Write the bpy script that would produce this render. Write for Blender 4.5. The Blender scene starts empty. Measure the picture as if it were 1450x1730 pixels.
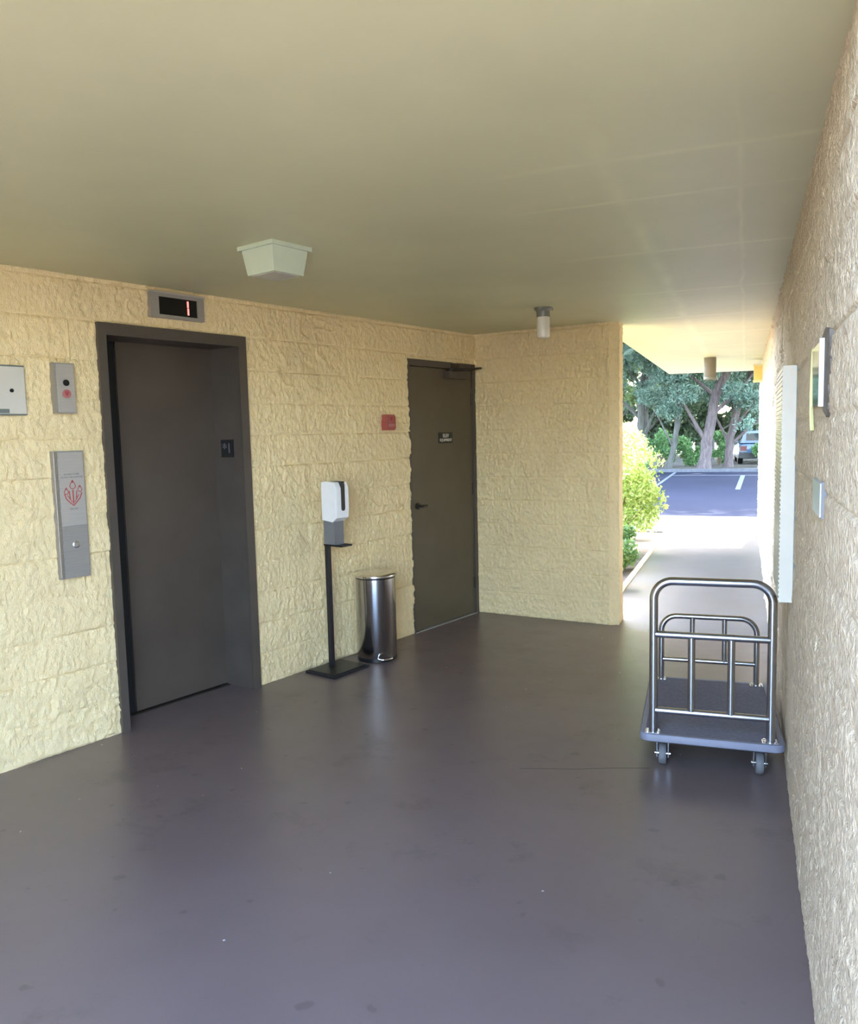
import bpy, bmesh, math, random
import numpy as np
from mathutils import Vector, Matrix, noise as mnoise

PI = math.pi
scn = bpy.context.scene
COL = scn.collection

# ------------------------------------------------------------------ camera
F_PX = 1330.547
cam_d = bpy.data.cameras.new('camera')
cam = bpy.data.objects.new('camera', cam_d)
COL.objects.link(cam)
_r = Vector((0.92838128, 0.37085326, -0.02400095))
_u = Vector((-0.01399927, 0.09943635, 0.99494544))
_f = Vector((-0.37136533, 0.92335273, -0.09750652))
cam.matrix_world = Matrix(((_r.x, _u.x, -_f.x, 0.0), (_r.y, _u.y, -_f.y, 0.0), (_r.z, _u.z, -_f.z, 1.6), (0, 0, 0, 1)))
cam_d.sensor_fit = 'VERTICAL'
cam_d.sensor_height = 24.0
cam_d.lens = F_PX / 1730.0 * 24.0
cam_d.clip_start = 0.02
cam_d.clip_end = 500
scn.camera = cam

# ------------------------------------------------------------------ light
SUN_EL, SUN_AZ = 50.5, -7.0           # azimuth from +Y towards -X (degrees)
world = bpy.data.worlds.new('world')
scn.world = world
world.use_nodes = True
wn = world.node_tree.nodes
wl = world.node_tree.links
sky = wn.new('ShaderNodeTexSky')
sky.sky_type = 'NISHITA'
sky.sun_disc = False
sky.sun_elevation = math.radians(SUN_EL)
sky.sun_rotation = math.radians(-SUN_AZ)
sky.air_density = 1.0
sky.dust_density = 2.2
sky.ozone_density = 1.0
wl.new(sky.outputs[0], wn['Background'].inputs[0])
wn['Background'].inputs[1].default_value = 0.46
sd = bpy.data.lights.new('sun', 'SUN')
sd.energy = 3.6
sd.angle = math.radians(0.6)
sd.color = (1.0, 0.95, 0.86)
sun = bpy.data.objects.new('sun', sd)
COL.objects.link(sun)
_el, _az = math.radians(SUN_EL), math.radians(SUN_AZ)
_to = Vector((-math.sin(_az) * math.cos(_el), math.cos(_az) * math.cos(_el), math.sin(_el)))
sun.rotation_euler = _to.to_track_quat('Z', 'Y').to_euler()
sun.location = (0, 8, 20)
vs = scn.view_settings
vs.view_transform = 'Standard'
vs.look = 'None'
vs.gamma = 1
vs.use_curve_mapping = False
vs.exposure = 3.15

# ------------------------------------------------------------------ site geometry
H = 2.459
C0 = Vector((-2.20477, 6.63653, 0))          # corner of left and back wall
AL = 0.28114
DL = Vector((-math.sin(AL), -math.cos(AL), 0))   # along the left wall towards the camera
NL = Vector((math.cos(AL), -math.sin(AL), 0))    # out of the left wall into the room
ROTL = math.atan2(-DL.y, -DL.x)
E0 = Vector((-1.0166, 6.46647, 0))
XR = 0.198
ROOF_Y = 0.92                                # near edge of the roof slab


def LW(s, off=0.0, z=0.0):
    p = C0 + DL * s + NL * off
    return Vector((p.x, p.y, z))


# ------------------------------------------------------------------ materials
def srgb(r, g, b):
    def f(c):
        c /= 255.0
        return c / 12.92 if c <= 0.04045 else ((c + 0.055) / 1.055) ** 2.4
    return (f(r), f(g), f(b), 1)


class NT:
    def __init__(self, name):
        self.m = bpy.data.materials.new(name)
        self.m.use_nodes = True
        self.t = self.m.node_tree
        self.n = self.t.nodes
        self.b = self.n['Principled BSDF']

    def node(self, typ, **kw):
        nd = self.n.new(typ)
        for k, v in kw.items():
            setattr(nd, k, v)
        return nd

    def link(self, a, b):
        self.t.links.new(a, b)

    def coord(self, kind='Object', scale=(1, 1, 1)):
        tc = self.node('ShaderNodeTexCoord')
        mp = self.node('ShaderNodeMapping')
        mp.inputs['Scale'].default_value = scale
        self.link(tc.outputs[kind], mp.inputs[0])
        return mp.outputs[0]

    def noise(self, vec, scale, detail=4, rough=0.55):
        nd = self.node('ShaderNodeTexNoise')
        nd.inputs['Scale'].default_value = scale
        nd.inputs['Detail'].default_value = detail
        nd.inputs['Roughness'].default_value = rough
        self.link(vec, nd.inputs['Vector'])
        return nd.outputs['Fac']

    def ramp(self, fac, stops):
        nd = self.node('ShaderNodeValToRGB')
        cr = nd.color_ramp
        while len(cr.elements) > 1:
            cr.elements.remove(cr.elements[-1])
        cr.elements[0].position = stops[0][0]
        cr.elements[0].color = stops[0][1]
        for p, c in stops[1:]:
            e = cr.elements.new(p)
            e.color = c
        self.link(fac, nd.inputs[0])
        return nd.outputs[0]

    def mix(self, fac, a, b, mode='MIX'):
        nd = self.node('ShaderNodeMix', data_type='RGBA', blend_type=mode)
        for s, v in ((0, fac), (6, a), (7, b)):
            if isinstance(v, (int, float)):
                nd.inputs[s].default_value = v
            elif isinstance(v, tuple):
                nd.inputs[s].default_value = v
            else:
                self.link(v, nd.inputs[s])
        return nd.outputs[2]

    def math(self, op, a, b=None, c=None):
        nd = self.node('ShaderNodeMath', operation=op)
        for i, v in enumerate((a, b, c)):
            if v is None:
                continue
            if isinstance(v, (int, float)):
                nd.inputs[i].default_value = v
            else:
                self.link(v, nd.inputs[i])
        return nd.outputs[0]

    def bump(self, h, strength=0.3, dist=0.01):
        nd = self.node('ShaderNodeBump')
        nd.inputs['Strength'].default_value = strength
        nd.inputs['Distance'].default_value = dist
        self.link(h, nd.inputs['Height'])
        self.link(nd.outputs[0], self.b.inputs['Normal'])


def g(v):
    return (v, v, v, 1)


def plain(name, col, rough=0.5, metal=0.0, var=0.08, vscale=8.0, bump=0.0, bscale=60.0, coat=0.0, stretch=(1, 1, 1)):
    t = NT(name)
    vec = t.coord('Object', stretch)
    nz = t.noise(vec, vscale)
    c1 = tuple(min(1, c * (1 - var)) for c in col[:3]) + (1,)
    c2 = tuple(min(1, c * (1 + var)) for c in col[:3]) + (1,)
    t.link(t.ramp(nz, [(0.3, c1), (0.7, c2)]), t.b.inputs['Base Color'])
    t.b.inputs['Roughness'].default_value = rough
    t.b.inputs['Metallic'].default_value = metal
    if coat:
        t.b.inputs['Coat Weight'].default_value = coat
    if bump:
        t.bump(t.noise(vec, bscale), bump, 0.004)
    return t.m


def mat_wall(name, col, fine=1.0):
    t = NT(name)
    vec = t.coord('Object')
    n1 = t.noise(vec, 1.3, 5)
    n2 = t.noise(vec, 34, 4, 0.6)
    a = t.ramp(n1, [(0.3, tuple(c * 0.92 for c in col) + (1,)), (0.7, tuple(min(1, c * 1.06) for c in col) + (1,))])
    b = t.mix(0.16, a, t.ramp(n2, [(0.3, g(0.25)), (0.75, g(0.85))]), 'OVERLAY')
    t.link(b, t.b.inputs['Base Color'])
    t.b.inputs['Roughness'].default_value = 0.55
    vz = t.coord('Object', (1, 1, 0.6))
    hgt = t.math('ADD', t.noise(vz, 70, 3, 0.6), t.math('MULTIPLY', t.noise(vz, 170, 3, 0.6), 0.6))
    t.bump(hgt, 0.7 * fine, 0.012)
    return t.m


def mat_ceiling():
    t = NT('ceiling_paint')
    vec = t.coord('Object')
    base = (0.60, 0.58, 0.37)
    n1 = t.noise(vec, 1.1, 6, 0.6)
    a = t.ramp(n1, [(0.3, tuple(c * 0.94 for c in base) + (1,)), (0.7, tuple(c * 1.06 for c in base) + (1,))])
    # filled plywood seams over the passage
    sep = t.node('ShaderNodeSeparateXYZ')
    t.link(vec, sep.inputs[0])
    X, Y = sep.outputs[0], sep.outputs[1]
    wob = t.math('MULTIPLY', t.math('SUBTRACT', t.noise(vec, 2.0, 2), 0.5), 0.05)
    seam = None
    for y0, w in ((2.66, 0.03), (3.13, 0.025), (4.065, 0.03), (5.28, 0.035), (6.5, 0.04), (7.72, 0.04), (8.94, 0.03), (10.6, 0.03)):
        d = t.math('ABSOLUTE', t.math('SUBTRACT', t.math('ADD', Y, wob), y0))
        m = t.math('SUBTRACT', 1.0, t.math('MINIMUM', t.math('DIVIDE', d, w), 1.0))
        seam = m if seam is None else t.math('MAXIMUM', seam, m)
    for x0, w in ((-0.025, 0.015), (-0.44, 0.05)):
        d = t.math('ABSOLUTE', t.math('SUBTRACT', t.math('ADD', X, wob), x0))
        m = t.math('SUBTRACT', 1.0, t.math('MINIMUM', t.math('DIVIDE', d, w), 1.0))
        seam = t.math('MAXIMUM', seam, t.math('MULTIPLY', m, 0.7))
    # seams only show in the passage strip
    fx = t.math('MULTIPLY', t.math('SUBTRACT', X, -0.95), 2.5)
    fx.node.use_clamp = True
    fy = t.math('MULTIPLY', t.math('SUBTRACT', Y, 2.1), 0.8)
    fy.node.use_clamp = True
    seam = t.math('MULTIPLY', seam, t.math('MULTIPLY', fx, fy))
    seam = t.math('MULTIPLY', seam, t.ramp(t.noise(vec, 3.0, 3), [(0.35, g(0.25)), (0.6, g(1.0))]))
    light = tuple(min(1, c * 1.28) for c in base) + (1,)
    t.link(t.mix(t.math('MULTIPLY', seam, 0.75), a, light), t.b.inputs['Base Color'])
    t.b.inputs['Roughness'].default_value = 0.5
    h = t.math('ADD', t.math('MULTIPLY', seam, 0.7), t.math('MULTIPLY', t.noise(vec, 60, 3), 0.14))
    t.bump(h, 0.35, 0.006)
    return t.m


def mat_floor():
    t = NT('brown_painted_concrete')
    vec = t.coord('Object')
    n1 = t.noise(vec, 0.9, 5)
    col = t.ramp(n1, [(0.3, (0.140, 0.106, 0.102, 1)), (0.7, (0.175, 0.136, 0.132, 1))])
    # worn dark blotches
    blot = t.ramp(t.noise(vec, 2.4, 6, 0.7), [(0.57, g(0)), (0.66, g(1))])
    col = t.mix(t.math('MULTIPLY', blot, 0.30), col, (0.055, 0.042, 0.038, 1))
    spots = t.ramp(t.noise(vec, 11, 2, 0.4), [(0.70, g(0)), (0.74, g(1))])
    col = t.mix(t.math('MULTIPLY', spots, 0.35), col, (0.045, 0.038, 0.036, 1))
    # pale flecks
    vo = t.node('ShaderNodeTexVoronoi')
    vo.inputs['Scale'].default_value = 8.0
    t.link(vec, vo.inputs['Vector'])
    fl = t.ramp(vo.outputs['Distance'], [(0.028, g(1)), (0.042, g(0))])
    rnd = t.node('ShaderNodeSeparateColor')
    t.link(vo.outputs['Color'], rnd.inputs[0])
    pick = t.math('GREATER_THAN', rnd.outputs[0], 0.72)
    col = t.mix(t.math('MULTIPLY', fl, pick), col, (0.60, 0.60, 0.62, 1))
    t.link(col, t.b.inputs['Base Color'])
    ro = t.math('MULTIPLY_ADD', t.noise(vec, 3.5, 5, 0.65), 0.22, 0.22)
    t.link(ro, t.b.inputs['Roughness'])
    t.b.inputs['Specular IOR Level'].default_value = 0.6
    hh = t.math('ADD', t.math('MULTIPLY', t.noise(vec, 6, 4), 0.5), t.math('MULTIPLY', t.noise(vec, 90, 3), 0.2))
    t.bump(hh, 0.22, 0.006)
    return t.m


def mat_walk():
    t = NT('walkway_concrete')
    vec = t.coord('Object')
    col = t.ramp(t.noise(vec, 1.1, 6, 0.65), [(0.3, (0.115, 0.105, 0.103, 1)), (0.7, (0.15, 0.14, 0.138, 1))])
    blot = t.ramp(t.noise(vec, 5.0, 6, 0.7), [(0.5, g(0)), (0.62, g(1))])
    sep = t.node('ShaderNodeSeparateXYZ')
    t.link(vec, sep.inputs[0])
    near = t.math('SUBTRACT', 1.0, t.math('MULTIPLY', t.math('SUBTRACT', sep.outputs[1], 6.2), 0.9))
    near.node.use_clamp = True
    col = t.mix(t.math('MULTIPLY', t.math('MULTIPLY', blot, near), 0.65), col, (0.10, 0.095, 0.10, 1))
    t.link(col, t.b.inputs['Base Color'])
    t.b.inputs['Roughness'].default_value = 0.42
    t.bump(t.noise(vec, 70, 4), 0.3, 0.004)
    return t.m


def mat_asphalt():
    t = NT('asphalt')
    vec = t.coord('Object')
    n = t.noise(vec, 0.35, 5)
    col = t.ramp(n, [(0.3, (0.014, 0.0165, 0.030, 1)), (0.7, (0.020, 0.023, 0.040, 1))])
    col = t.mix(0.25, col, t.ramp(t.noise(vec, 60, 3), [(0.3, g(0.1)), (0.7, g(0.9))]), 'OVERLAY')
    t.link(col, t.b.inputs['Base Color'])
    t.b.inputs['Roughness'].default_value = 0.95
    t.b.inputs['Specular IOR Level'].default_value = 0.08
    t.bump(t.noise(vec, 90, 3), 0.3, 0.01)
    return t.m


def mat_leaf(name, dark, light, trans=0.45):
    t = NT(name)
    geo = t.node('ShaderNodeNewGeometry')
    col = t.ramp(geo.outputs['Random Per Island'], [(0.0, dark + (1,)), (1.0, light + (1,))])
    t.link(col, t.b.inputs['Base Color'])
    t.b.inputs['Roughness'].default_value = 0.5
    tr = t.node('ShaderNodeBsdfTranslucent')
    t.link(col, tr.inputs[0])
    mx = t.node('ShaderNodeMixShader')
    mx.inputs[0].default_value = trans
    t.link(t.b.outputs[0], mx.inputs[1])
    t.link(tr.outputs[0], mx.inputs[2])
    out = t.n['Material Output']
    t.link(mx.outputs[0], out.inputs[0])
    return t.m


def mat_bark(name, c1, c2):
    t = NT(name)
    vec = t.coord('Object', (1, 1, 0.18))
    n = t.noise(vec, 14, 5, 0.7)
    t.link(t.ramp(n, [(0.3, c1 + (1,)), (0.7, c2 + (1,))]), t.b.inputs['Base Color'])
    t.b.inputs['Roughness'].default_value = 0.9
    t.bump(n, 0.9, 0.05)
    return t.m


def mat_brushed(name, col, rough=0.3, axis=(1, 1, 60)):
    t = NT(name)
    vec = t.coord('Object', axis)
    n = t.noise(vec, 9, 4, 0.6)
    t.link(t.ramp(n, [(0.3, tuple(c * 0.9 for c in col) + (1,)), (0.7, tuple(min(1, c * 1.08) for c in col) + (1,))]), t.b.inputs['Base Color'])
    t.b.inputs['Metallic'].default_value = 1.0
    t.link(t.math('MULTIPLY_ADD', n, 0.12, rough - 0.06), t.b.inputs['Roughness'])
    return t.m


def mat_emit(name, col, e):
    t = NT(name)
    t.b.inputs['Base Color'].default_value = col
    t.b.inputs['Emission Color'].default_value = col
    t.b.inputs['Emission Strength'].default_value = e
    return t.m


M = {}
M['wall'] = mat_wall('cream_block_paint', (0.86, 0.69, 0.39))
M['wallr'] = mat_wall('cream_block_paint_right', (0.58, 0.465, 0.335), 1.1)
M['ceil'] = mat_ceiling()
M['floor'] = mat_floor()
M['walk'] = mat_walk()
M['asphalt'] = mat_asphalt()
M['apron'] = plain('apron_concrete', (0.20, 0.195, 0.19), 0.85, var=0.12, bump=0.2)
M['line'] = plain('road_paint', (0.12, 0.125, 0.14), 0.7, var=0.15)
M['kerb'] = plain('kerb_concrete', (0.10, 0.095, 0.10), 0.8, var=0.2, bump=0.3)
M['edging'] = plain('edging_concrete', (0.50, 0.44, 0.30), 0.8, var=0.2, bump=0.3)
M['soil'] = plain('soil', (0.12, 0.085, 0.06), 0.95, var=0.4, vscale=6, bump=0.6, bscale=20)
M['litter'] = plain('leaf_litter', (0.05, 0.045, 0.03), 0.95, var=0.4, vscale=3, bump=0.6, bscale=20)
M['grass'] = plain('tan_paving', (0.34, 0.29, 0.21), 0.95, var=0.15, vscale=2, bump=0.4, bscale=40)
M['doorp'] = plain('elevator_door_paint', (0.078, 0.062, 0.050), 0.42, var=0.12, vscale=3, bump=0.05)
M['frame'] = plain('frame_paint', (0.080, 0.066, 0.055), 0.4, var=0.12, vscale=5, bump=0.08)
M['door2'] = plain('service_door_paint', (0.105, 0.084, 0.054), 0.45, var=0.1, vscale=3, bump=0.05)
M['door2d'] = plain('door_hardware_bronze', (0.05, 0.042, 0.034), 0.35, 0.5, var=0.1)
M['gap'] = plain('dark_gap', (0.008, 0.008, 0.008), 0.8)
M['steel'] = plain('satin_steel_panel', (0.50, 0.47, 0.43), 0.4, 0.35, var=0.05, stretch=(1, 1, 30))
M['steel2'] = plain('satin_steel_panel_lower', (0.36, 0.34, 0.31), 0.4, 0.35, var=0.06, stretch=(1, 1, 30))
M['chrome'] = mat_brushed('polished_steel', (0.78, 0.78, 0.80), 0.16, (1, 1, 30))
M['binsteel'] = mat_brushed('brushed_steel_bin', (0.46, 0.45, 0.46), 0.19, (40, 40, 1))
M['tube'] = mat_brushed('brushed_steel_tube', (0.46, 0.46, 0.49), 0.24, (30, 30, 4))
M['black'] = plain('black_plastic', (0.012, 0.012, 0.013), 0.35)
M['blackmetal'] = plain('black_powdercoat', (0.016, 0.017, 0.022), 0.4, 0.2, bump=0.08, bscale=200)
M['grey'] = plain('dark_grey_bracket', (0.17, 0.175, 0.19), 0.45)
M['white'] = plain('white_plastic', (0.88, 0.88, 0.90), 0.35, var=0.03)
M['whitepaint'] = plain('white_enamel', (0.62, 0.59, 0.52), 0.4, var=0.04)
M['lampplastic'] = plain('pale_green_diffuser', (0.52, 0.59, 0.46), 0.25, var=0.03)
M['lampdark'] = plain('lamp_bottom', (0.42, 0.40, 0.36), 0.4)
M['jar'] = plain('frosted_jar_glass', (0.74, 0.70, 0.60), 0.25, var=0.04)
M['galv'] = plain('grey_lamp_metal', (0.20, 0.20, 0.17), 0.45, 0.3)
M['canlamp'] = plain('bronze_can_lamp', (0.15, 0.13, 0.10), 0.5)
M['red'] = plain('red_faded_plastic', (0.36, 0.085, 0.07), 0.4, var=0.15, vscale=30)
M['redmark'] = plain('red_engraving', (0.42, 0.07, 0.06), 0.5)
M['pink'] = plain('red_button_disc', (0.45, 0.16, 0.16), 0.4)
M['label'] = plain('grey_label', (0.16, 0.18, 0.17), 0.5)
M['text'] = plain('pale_lettering', (0.62, 0.60, 0.56), 0.5)
M['textd'] = plain('engraved_grey_lettering', (0.20, 0.19, 0.20), 0.5)
M['textb'] = plain('raised_slate_lettering', (0.10, 0.10, 0.12), 0.4)
M['digit'] = mat_emit('led_digit', (0.9, 0.16, 0.14, 1), 0.35)
M['screen'] = plain('led_window', (0.004, 0.004, 0.005), 0.12, var=0.0)
M['carpet'] = plain('blue_grey_carpet', (0.17, 0.17, 0.21), 0.95, var=0.15, vscale=60, bump=0.3, bscale=150)
M['bumper'] = plain('lilac_grey_rubber_bumper', (0.19, 0.195, 0.26), 0.5, var=0.1)
M['tyre'] = plain('grey_caster_rubber', (0.14, 0.14, 0.15), 0.6)
M['tape'] = plain('yellow_green_tape', (0.62, 0.64, 0.30), 0.4)
M['residue'] = plain('dark_adhesive_residue', (0.15, 0.125, 0.11), 0.7, var=0.3, vscale=40)
M['mirror'] = mat_brushed('mirror_plate', (0.82, 0.86, 0.80), 0.08, (1, 1, 1))
M['zinc'] = plain('zinc_box', (0.50, 0.56, 0.58), 0.35, 0.4)
M['amber'] = plain('amber_lamp_glass', (0.72, 0.52, 0.16), 0.4, var=0.1)
M['lampyellow'] = plain('cream_lamp_frame', (0.66, 0.60, 0.34), 0.5)
M['bark'] = mat_bark('reddish_bark', (0.06, 0.043, 0.040), (0.19, 0.14, 0.125))
M['barkg'] = mat_bark('grey_bark', (0.06, 0.055, 0.045), (0.15, 0.14, 0.115))
M['twig'] = plain('twig_bark', (0.16, 0.12, 0.07), 0.9)
M['pine'] = mat_leaf('bluish_pine_needles', (0.08, 0.14, 0.10), (0.29, 0.40, 0.30))
M['broad'] = mat_leaf('yellow_green_leaves', (0.14, 0.20, 0.06), (0.36, 0.44, 0.17), 0.5)
M['far'] = mat_leaf('far_green_leaves', (0.09, 0.15, 0.09), (0.30, 0.38, 0.22), 0.5)
M['bush'] = mat_leaf('lime_bush_leaves', (0.26, 0.40, 0.05), (0.74, 0.82, 0.40), 0.5)
M['shrub'] = mat_leaf('green_shrub_leaves', (0.07, 0.17, 0.05), (0.26, 0.42, 0.16), 0.35)
M['carblue'] = plain('blue_car_paint', (0.02, 0.07, 0.15), 0.35, 0.0, var=0.05, coat=0.8)
M['carglass'] = plain('car_glass', (0.02, 0.035, 0.045), 0.06)
M['carred'] = plain('car_lamp_red', (0.16, 0.015, 0.015), 0.3)


# ------------------------------------------------------------------ mesh helpers
def new_obj(name, me, mat, parent=None, smooth=False):
    if mat is not None:
        me.materials.append(mat)
    o = bpy.data.objects.new(name, me)
    COL.objects.link(o)
    if parent is not None:
        o.parent = parent
    if smooth:
        me.polygons.foreach_set('use_smooth', [True] * len(me.polygons))
    return o


def obj(name, bm, mat, parent=None, smooth=False, bevel=0.0, seg=2):
    if bevel > 0:
        bmesh.ops.bevel(bm, geom=[e for e in bm.edges if len(e.link_faces) == 2 and e.calc_face_angle(0) > 0.5],
                        offset=bevel, segments=seg, affect='EDGES', profile=0.5)
    bmesh.ops.recalc_face_normals(bm, faces=bm.faces)
    me = bpy.data.meshes.new(name)
    bm.to_mesh(me)
    bm.free()
    o = new_obj(name, me, mat, parent, smooth)
    if smooth:
        for e in me.edges:
            pass
        try:
            me.set_sharp_from_angle(angle=math.radians(40))
        except Exception:
            pass
    return o


def box(bm, x0, x1, y0, y1, z0, z1):
    vs_ = [bm.verts.new((x, y, z)) for x in (x0, x1) for y in (y0, y1) for z in (z0, z1)]
    for f in ((0, 1, 3, 2), (4, 6, 7, 5), (0, 4, 5, 1), (2, 3, 7, 6), (0, 2, 6, 4), (1, 5, 7, 3)):
        bm.faces.new([vs_[i] for i in f])
    return vs_


def bx(*a):
    bm = bmesh.new()
    box(bm, *a)
    return bm


def prism(bm, pts, lo, hi, axis='z'):
    def P(a, b, c):
        return {'z': (a, b, c), 'y': (a, c, b), 'x': (c, a, b)}[axis]
    A = [bm.verts.new(P(a, b, lo)) for a, b in pts]
    B = [bm.verts.new(P(a, b, hi)) for a, b in pts]
    n = len(pts)
    bm.faces.new(A)
    bm.faces.new(B[::-1])
    for i in range(n):
        bm.faces.new((A[i], B[i], B[(i + 1) % n], A[(i + 1) % n]))


def lathe(bm, prof, n=32, c=(0, 0, 0), axis='z'):
    rings = []
    for r, z in prof:
        ring = []
        for i in range(n):
            a = 2 * PI * i / n
            if axis == 'z':
                p = (c[0] + r * math.cos(a), c[1] + r * math.sin(a), c[2] + z)
            elif axis == 'y':
                p = (c[0] + r * math.cos(a), c[1] + z, c[2] + r * math.sin(a))
            else:
                p = (c[0] + z, c[1] + r * math.cos(a), c[2] + r * math.sin(a))
            ring.append(bm.verts.new(p))
        rings.append(ring)
    for k in range(len(rings) - 1):
        for i in range(n):
            bm.faces.new((rings[k][i], rings[k][(i + 1) % n], rings[k + 1][(i + 1) % n], rings[k + 1][i]))
    bm.faces.new(rings[0][::-1])
    bm.faces.new(rings[-1])


def cyl(bm, r, z0, z1, c=(0, 0, 0), n=24, axis='z'):
    lathe(bm, [(r, z0), (r, z1)], n, c, axis)


def tube(bm, pts, r, n=12, cap=True):
    pts = [Vector(p) for p in pts]
    rs = r if isinstance(r, (list, tuple)) else [r] * len(pts)
    t0 = (pts[1] - pts[0]).normalized()
    ref = Vector((0, 0, 1)) if abs(t0.z) < 0.9 else Vector((0, 1, 0))
    side = t0.cross(ref).normalized()
    rings = []
    for i, p in enumerate(pts):
        if i == 0:
            t = t0
        elif i == len(pts) - 1:
            t = (pts[i] - pts[i - 1]).normalized()
        else:
            t = ((pts[i + 1] - pts[i]).normalized() + (pts[i] - pts[i - 1]).normalized()).normalized()
        side = (side - t * side.dot(t)).normalized()
        up = t.cross(side)
        rings.append([bm.verts.new(p + (side * math.cos(2 * PI * k / n) + up * math.sin(2 * PI * k / n)) * rs[i]) for k in range(n)])
    for a, b in zip(rings, rings[1:]):
        for k in range(n):
            bm.faces.new((a[k], a[(k + 1) % n], b[(k + 1) % n], b[k]))
    if cap:
        bm.faces.new(rings[0][::-1])
        bm.faces.new(rings[-1])


def thing(name, label, cat, loc=(0, 0, 0), rz=0.0, group=None, kind=None):
    o = bpy.data.objects.new(name, None)
    COL.objects.link(o)
    o.empty_display_size = 0.1
    o.location = loc
    o.rotation_euler = (0, 0, rz)
    if label:
        o['label'] = label
        o['category'] = cat
    if group:
        o['group'] = group
    if kind:
        o['kind'] = kind
    return o


def struct(o):
    o['kind'] = 'structure'
    return o


def text_mesh(name, s, size, mat, parent, loc, rot=(PI / 2, 0, 0), ext=0.0006, align='CENTER', bold=0.0):
    cu = bpy.data.curves.new(name, 'FONT')
    cu.body = s
    cu.size = size
    cu.extrude = ext
    cu.offset = bold
    cu.align_x = align
    cu.align_y = 'CENTER'
    tmp = bpy.data.objects.new('tmp', cu)
    COL.objects.link(tmp)
    dg = bpy.context.evaluated_depsgraph_get()
    me = bpy.data.meshes.new_from_object(tmp.evaluated_get(dg))
    bpy.data.objects.remove(tmp)
    bpy.data.curves.remove(cu)
    me.name = name
    me.materials.clear()
    o = new_obj(name, me, mat, parent)
    o.location = loc
    o.rotation_euler = rot
    return o


# ------------------------------------------------------------------ split-face block walls
def hash2(i, j, k=0):
    v = np.sin(i * 127.1 + j * 311.7 + k * 74.7) * 43758.5453
    return v - np.floor(v)


def vnoise(x, y, k=0):
    xi, yi = np.floor(x), np.floor(y)
    xf, yf = x - xi, y - yi
    u, v = xf * xf * (3 - 2 * xf), yf * yf * (3 - 2 * yf)
    a, b = hash2(xi, yi, k), hash2(xi + 1, yi, k)
    c, d = hash2(xi, yi + 1, k), hash2(xi + 1, yi + 1, k)
    return a * (1 - u) * (1 - v) + b * u * (1 - v) + c * (1 - u) * v + d * u * v


BH, BL_ = 0.2032, 0.4064


def relief(u, z, seed=0, rough=1.0, vj=1.0, facet=1.0):
    """height (m) of a painted split-face block wall"""
    z = z + 0.012 * 0
    row = np.floor(z / BH)
    uu = u / BL_ + 0.5 * (row % 2)
    colm = np.floor(uu)
    fu = (uu - colm) * BL_
    fz = z - row * BH
    # facets: a random folded surface per block
    h = np.full_like(u, 9.0)
    for k in range(4):
        cx = (hash2(row, colm, seed + 10 + k) - 0.5) * 0.16
        cz = (hash2(row, colm, seed + 20 + k) - 0.5) * 0.22
        c0 = 0.006 + 0.008 * hash2(row, colm, seed + 30 + k)
        pl = c0 + cx * (fu - BL_ / 2) + cz * (fz - BH / 2)
        h = np.minimum(h, pl)
    h = 0.006 + (h * 0.50 - 0.006) * facet
    # chipped ledges: warped ridged noise, strong only here and there
    w = vnoise(u * 7, z * 9, seed + 3)
    rid = 1 - np.abs(2 * vnoise(u * 9 + 2.5 * w + colm * 3.1, z * 13 + 2.0 * w + row * 1.7, seed + 4) - 1)
    gate = np.clip(vnoise(u * 3.1, z * 3.7, seed + 5) * 1.8 - 0.5, 0, 1)
    h = h + 0.012 * facet * gate * rid ** 5
    # vertical-ish wrinkles
    h = h + 0.0036 * (vnoise(u * 58 + 2.2 * w, z * 30, seed + 6) - 0.5) * 2 * rough
    h = h + 0.0042 * (vnoise(u * 95, z * 55, seed + 7) - 0.5) * 2 * rough
    h = h + 0.006 * (vnoise(u * 14, z * 17, seed + 8) - 0.5)
    # mortar lines, partly filled with paint
    dz = np.minimum(fz, BH - fz)
    du = np.minimum(fu, BL_ - fu)
    jz = np.clip(1.15 - dz / 0.007, 0, 1)
    ju = np.clip(1 - du / 0.0075, 0, 1)
    filled = hash2(row, colm, seed + 50)
    flatten = np.maximum(jz, ju * 0.8)
    h = h * (1 - 0.6 * flatten)
    h = h - jz * (0.009 * (0.35 + 0.55 * vnoise(u * 3, row * 1.3, seed + 51)))
    h = h - ju * (0.005 - 0.013 * filled) * vj
    return h - 0.003


def axis_coords(segs):
    out = []
    for a, b, step in segs:
        n = max(1, int(round((b - a) / step)))
        out += list(np.linspace(a, b, n + 1)[:-1])
    out.append(segs[-1][1])
    return np.array(out)


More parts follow.
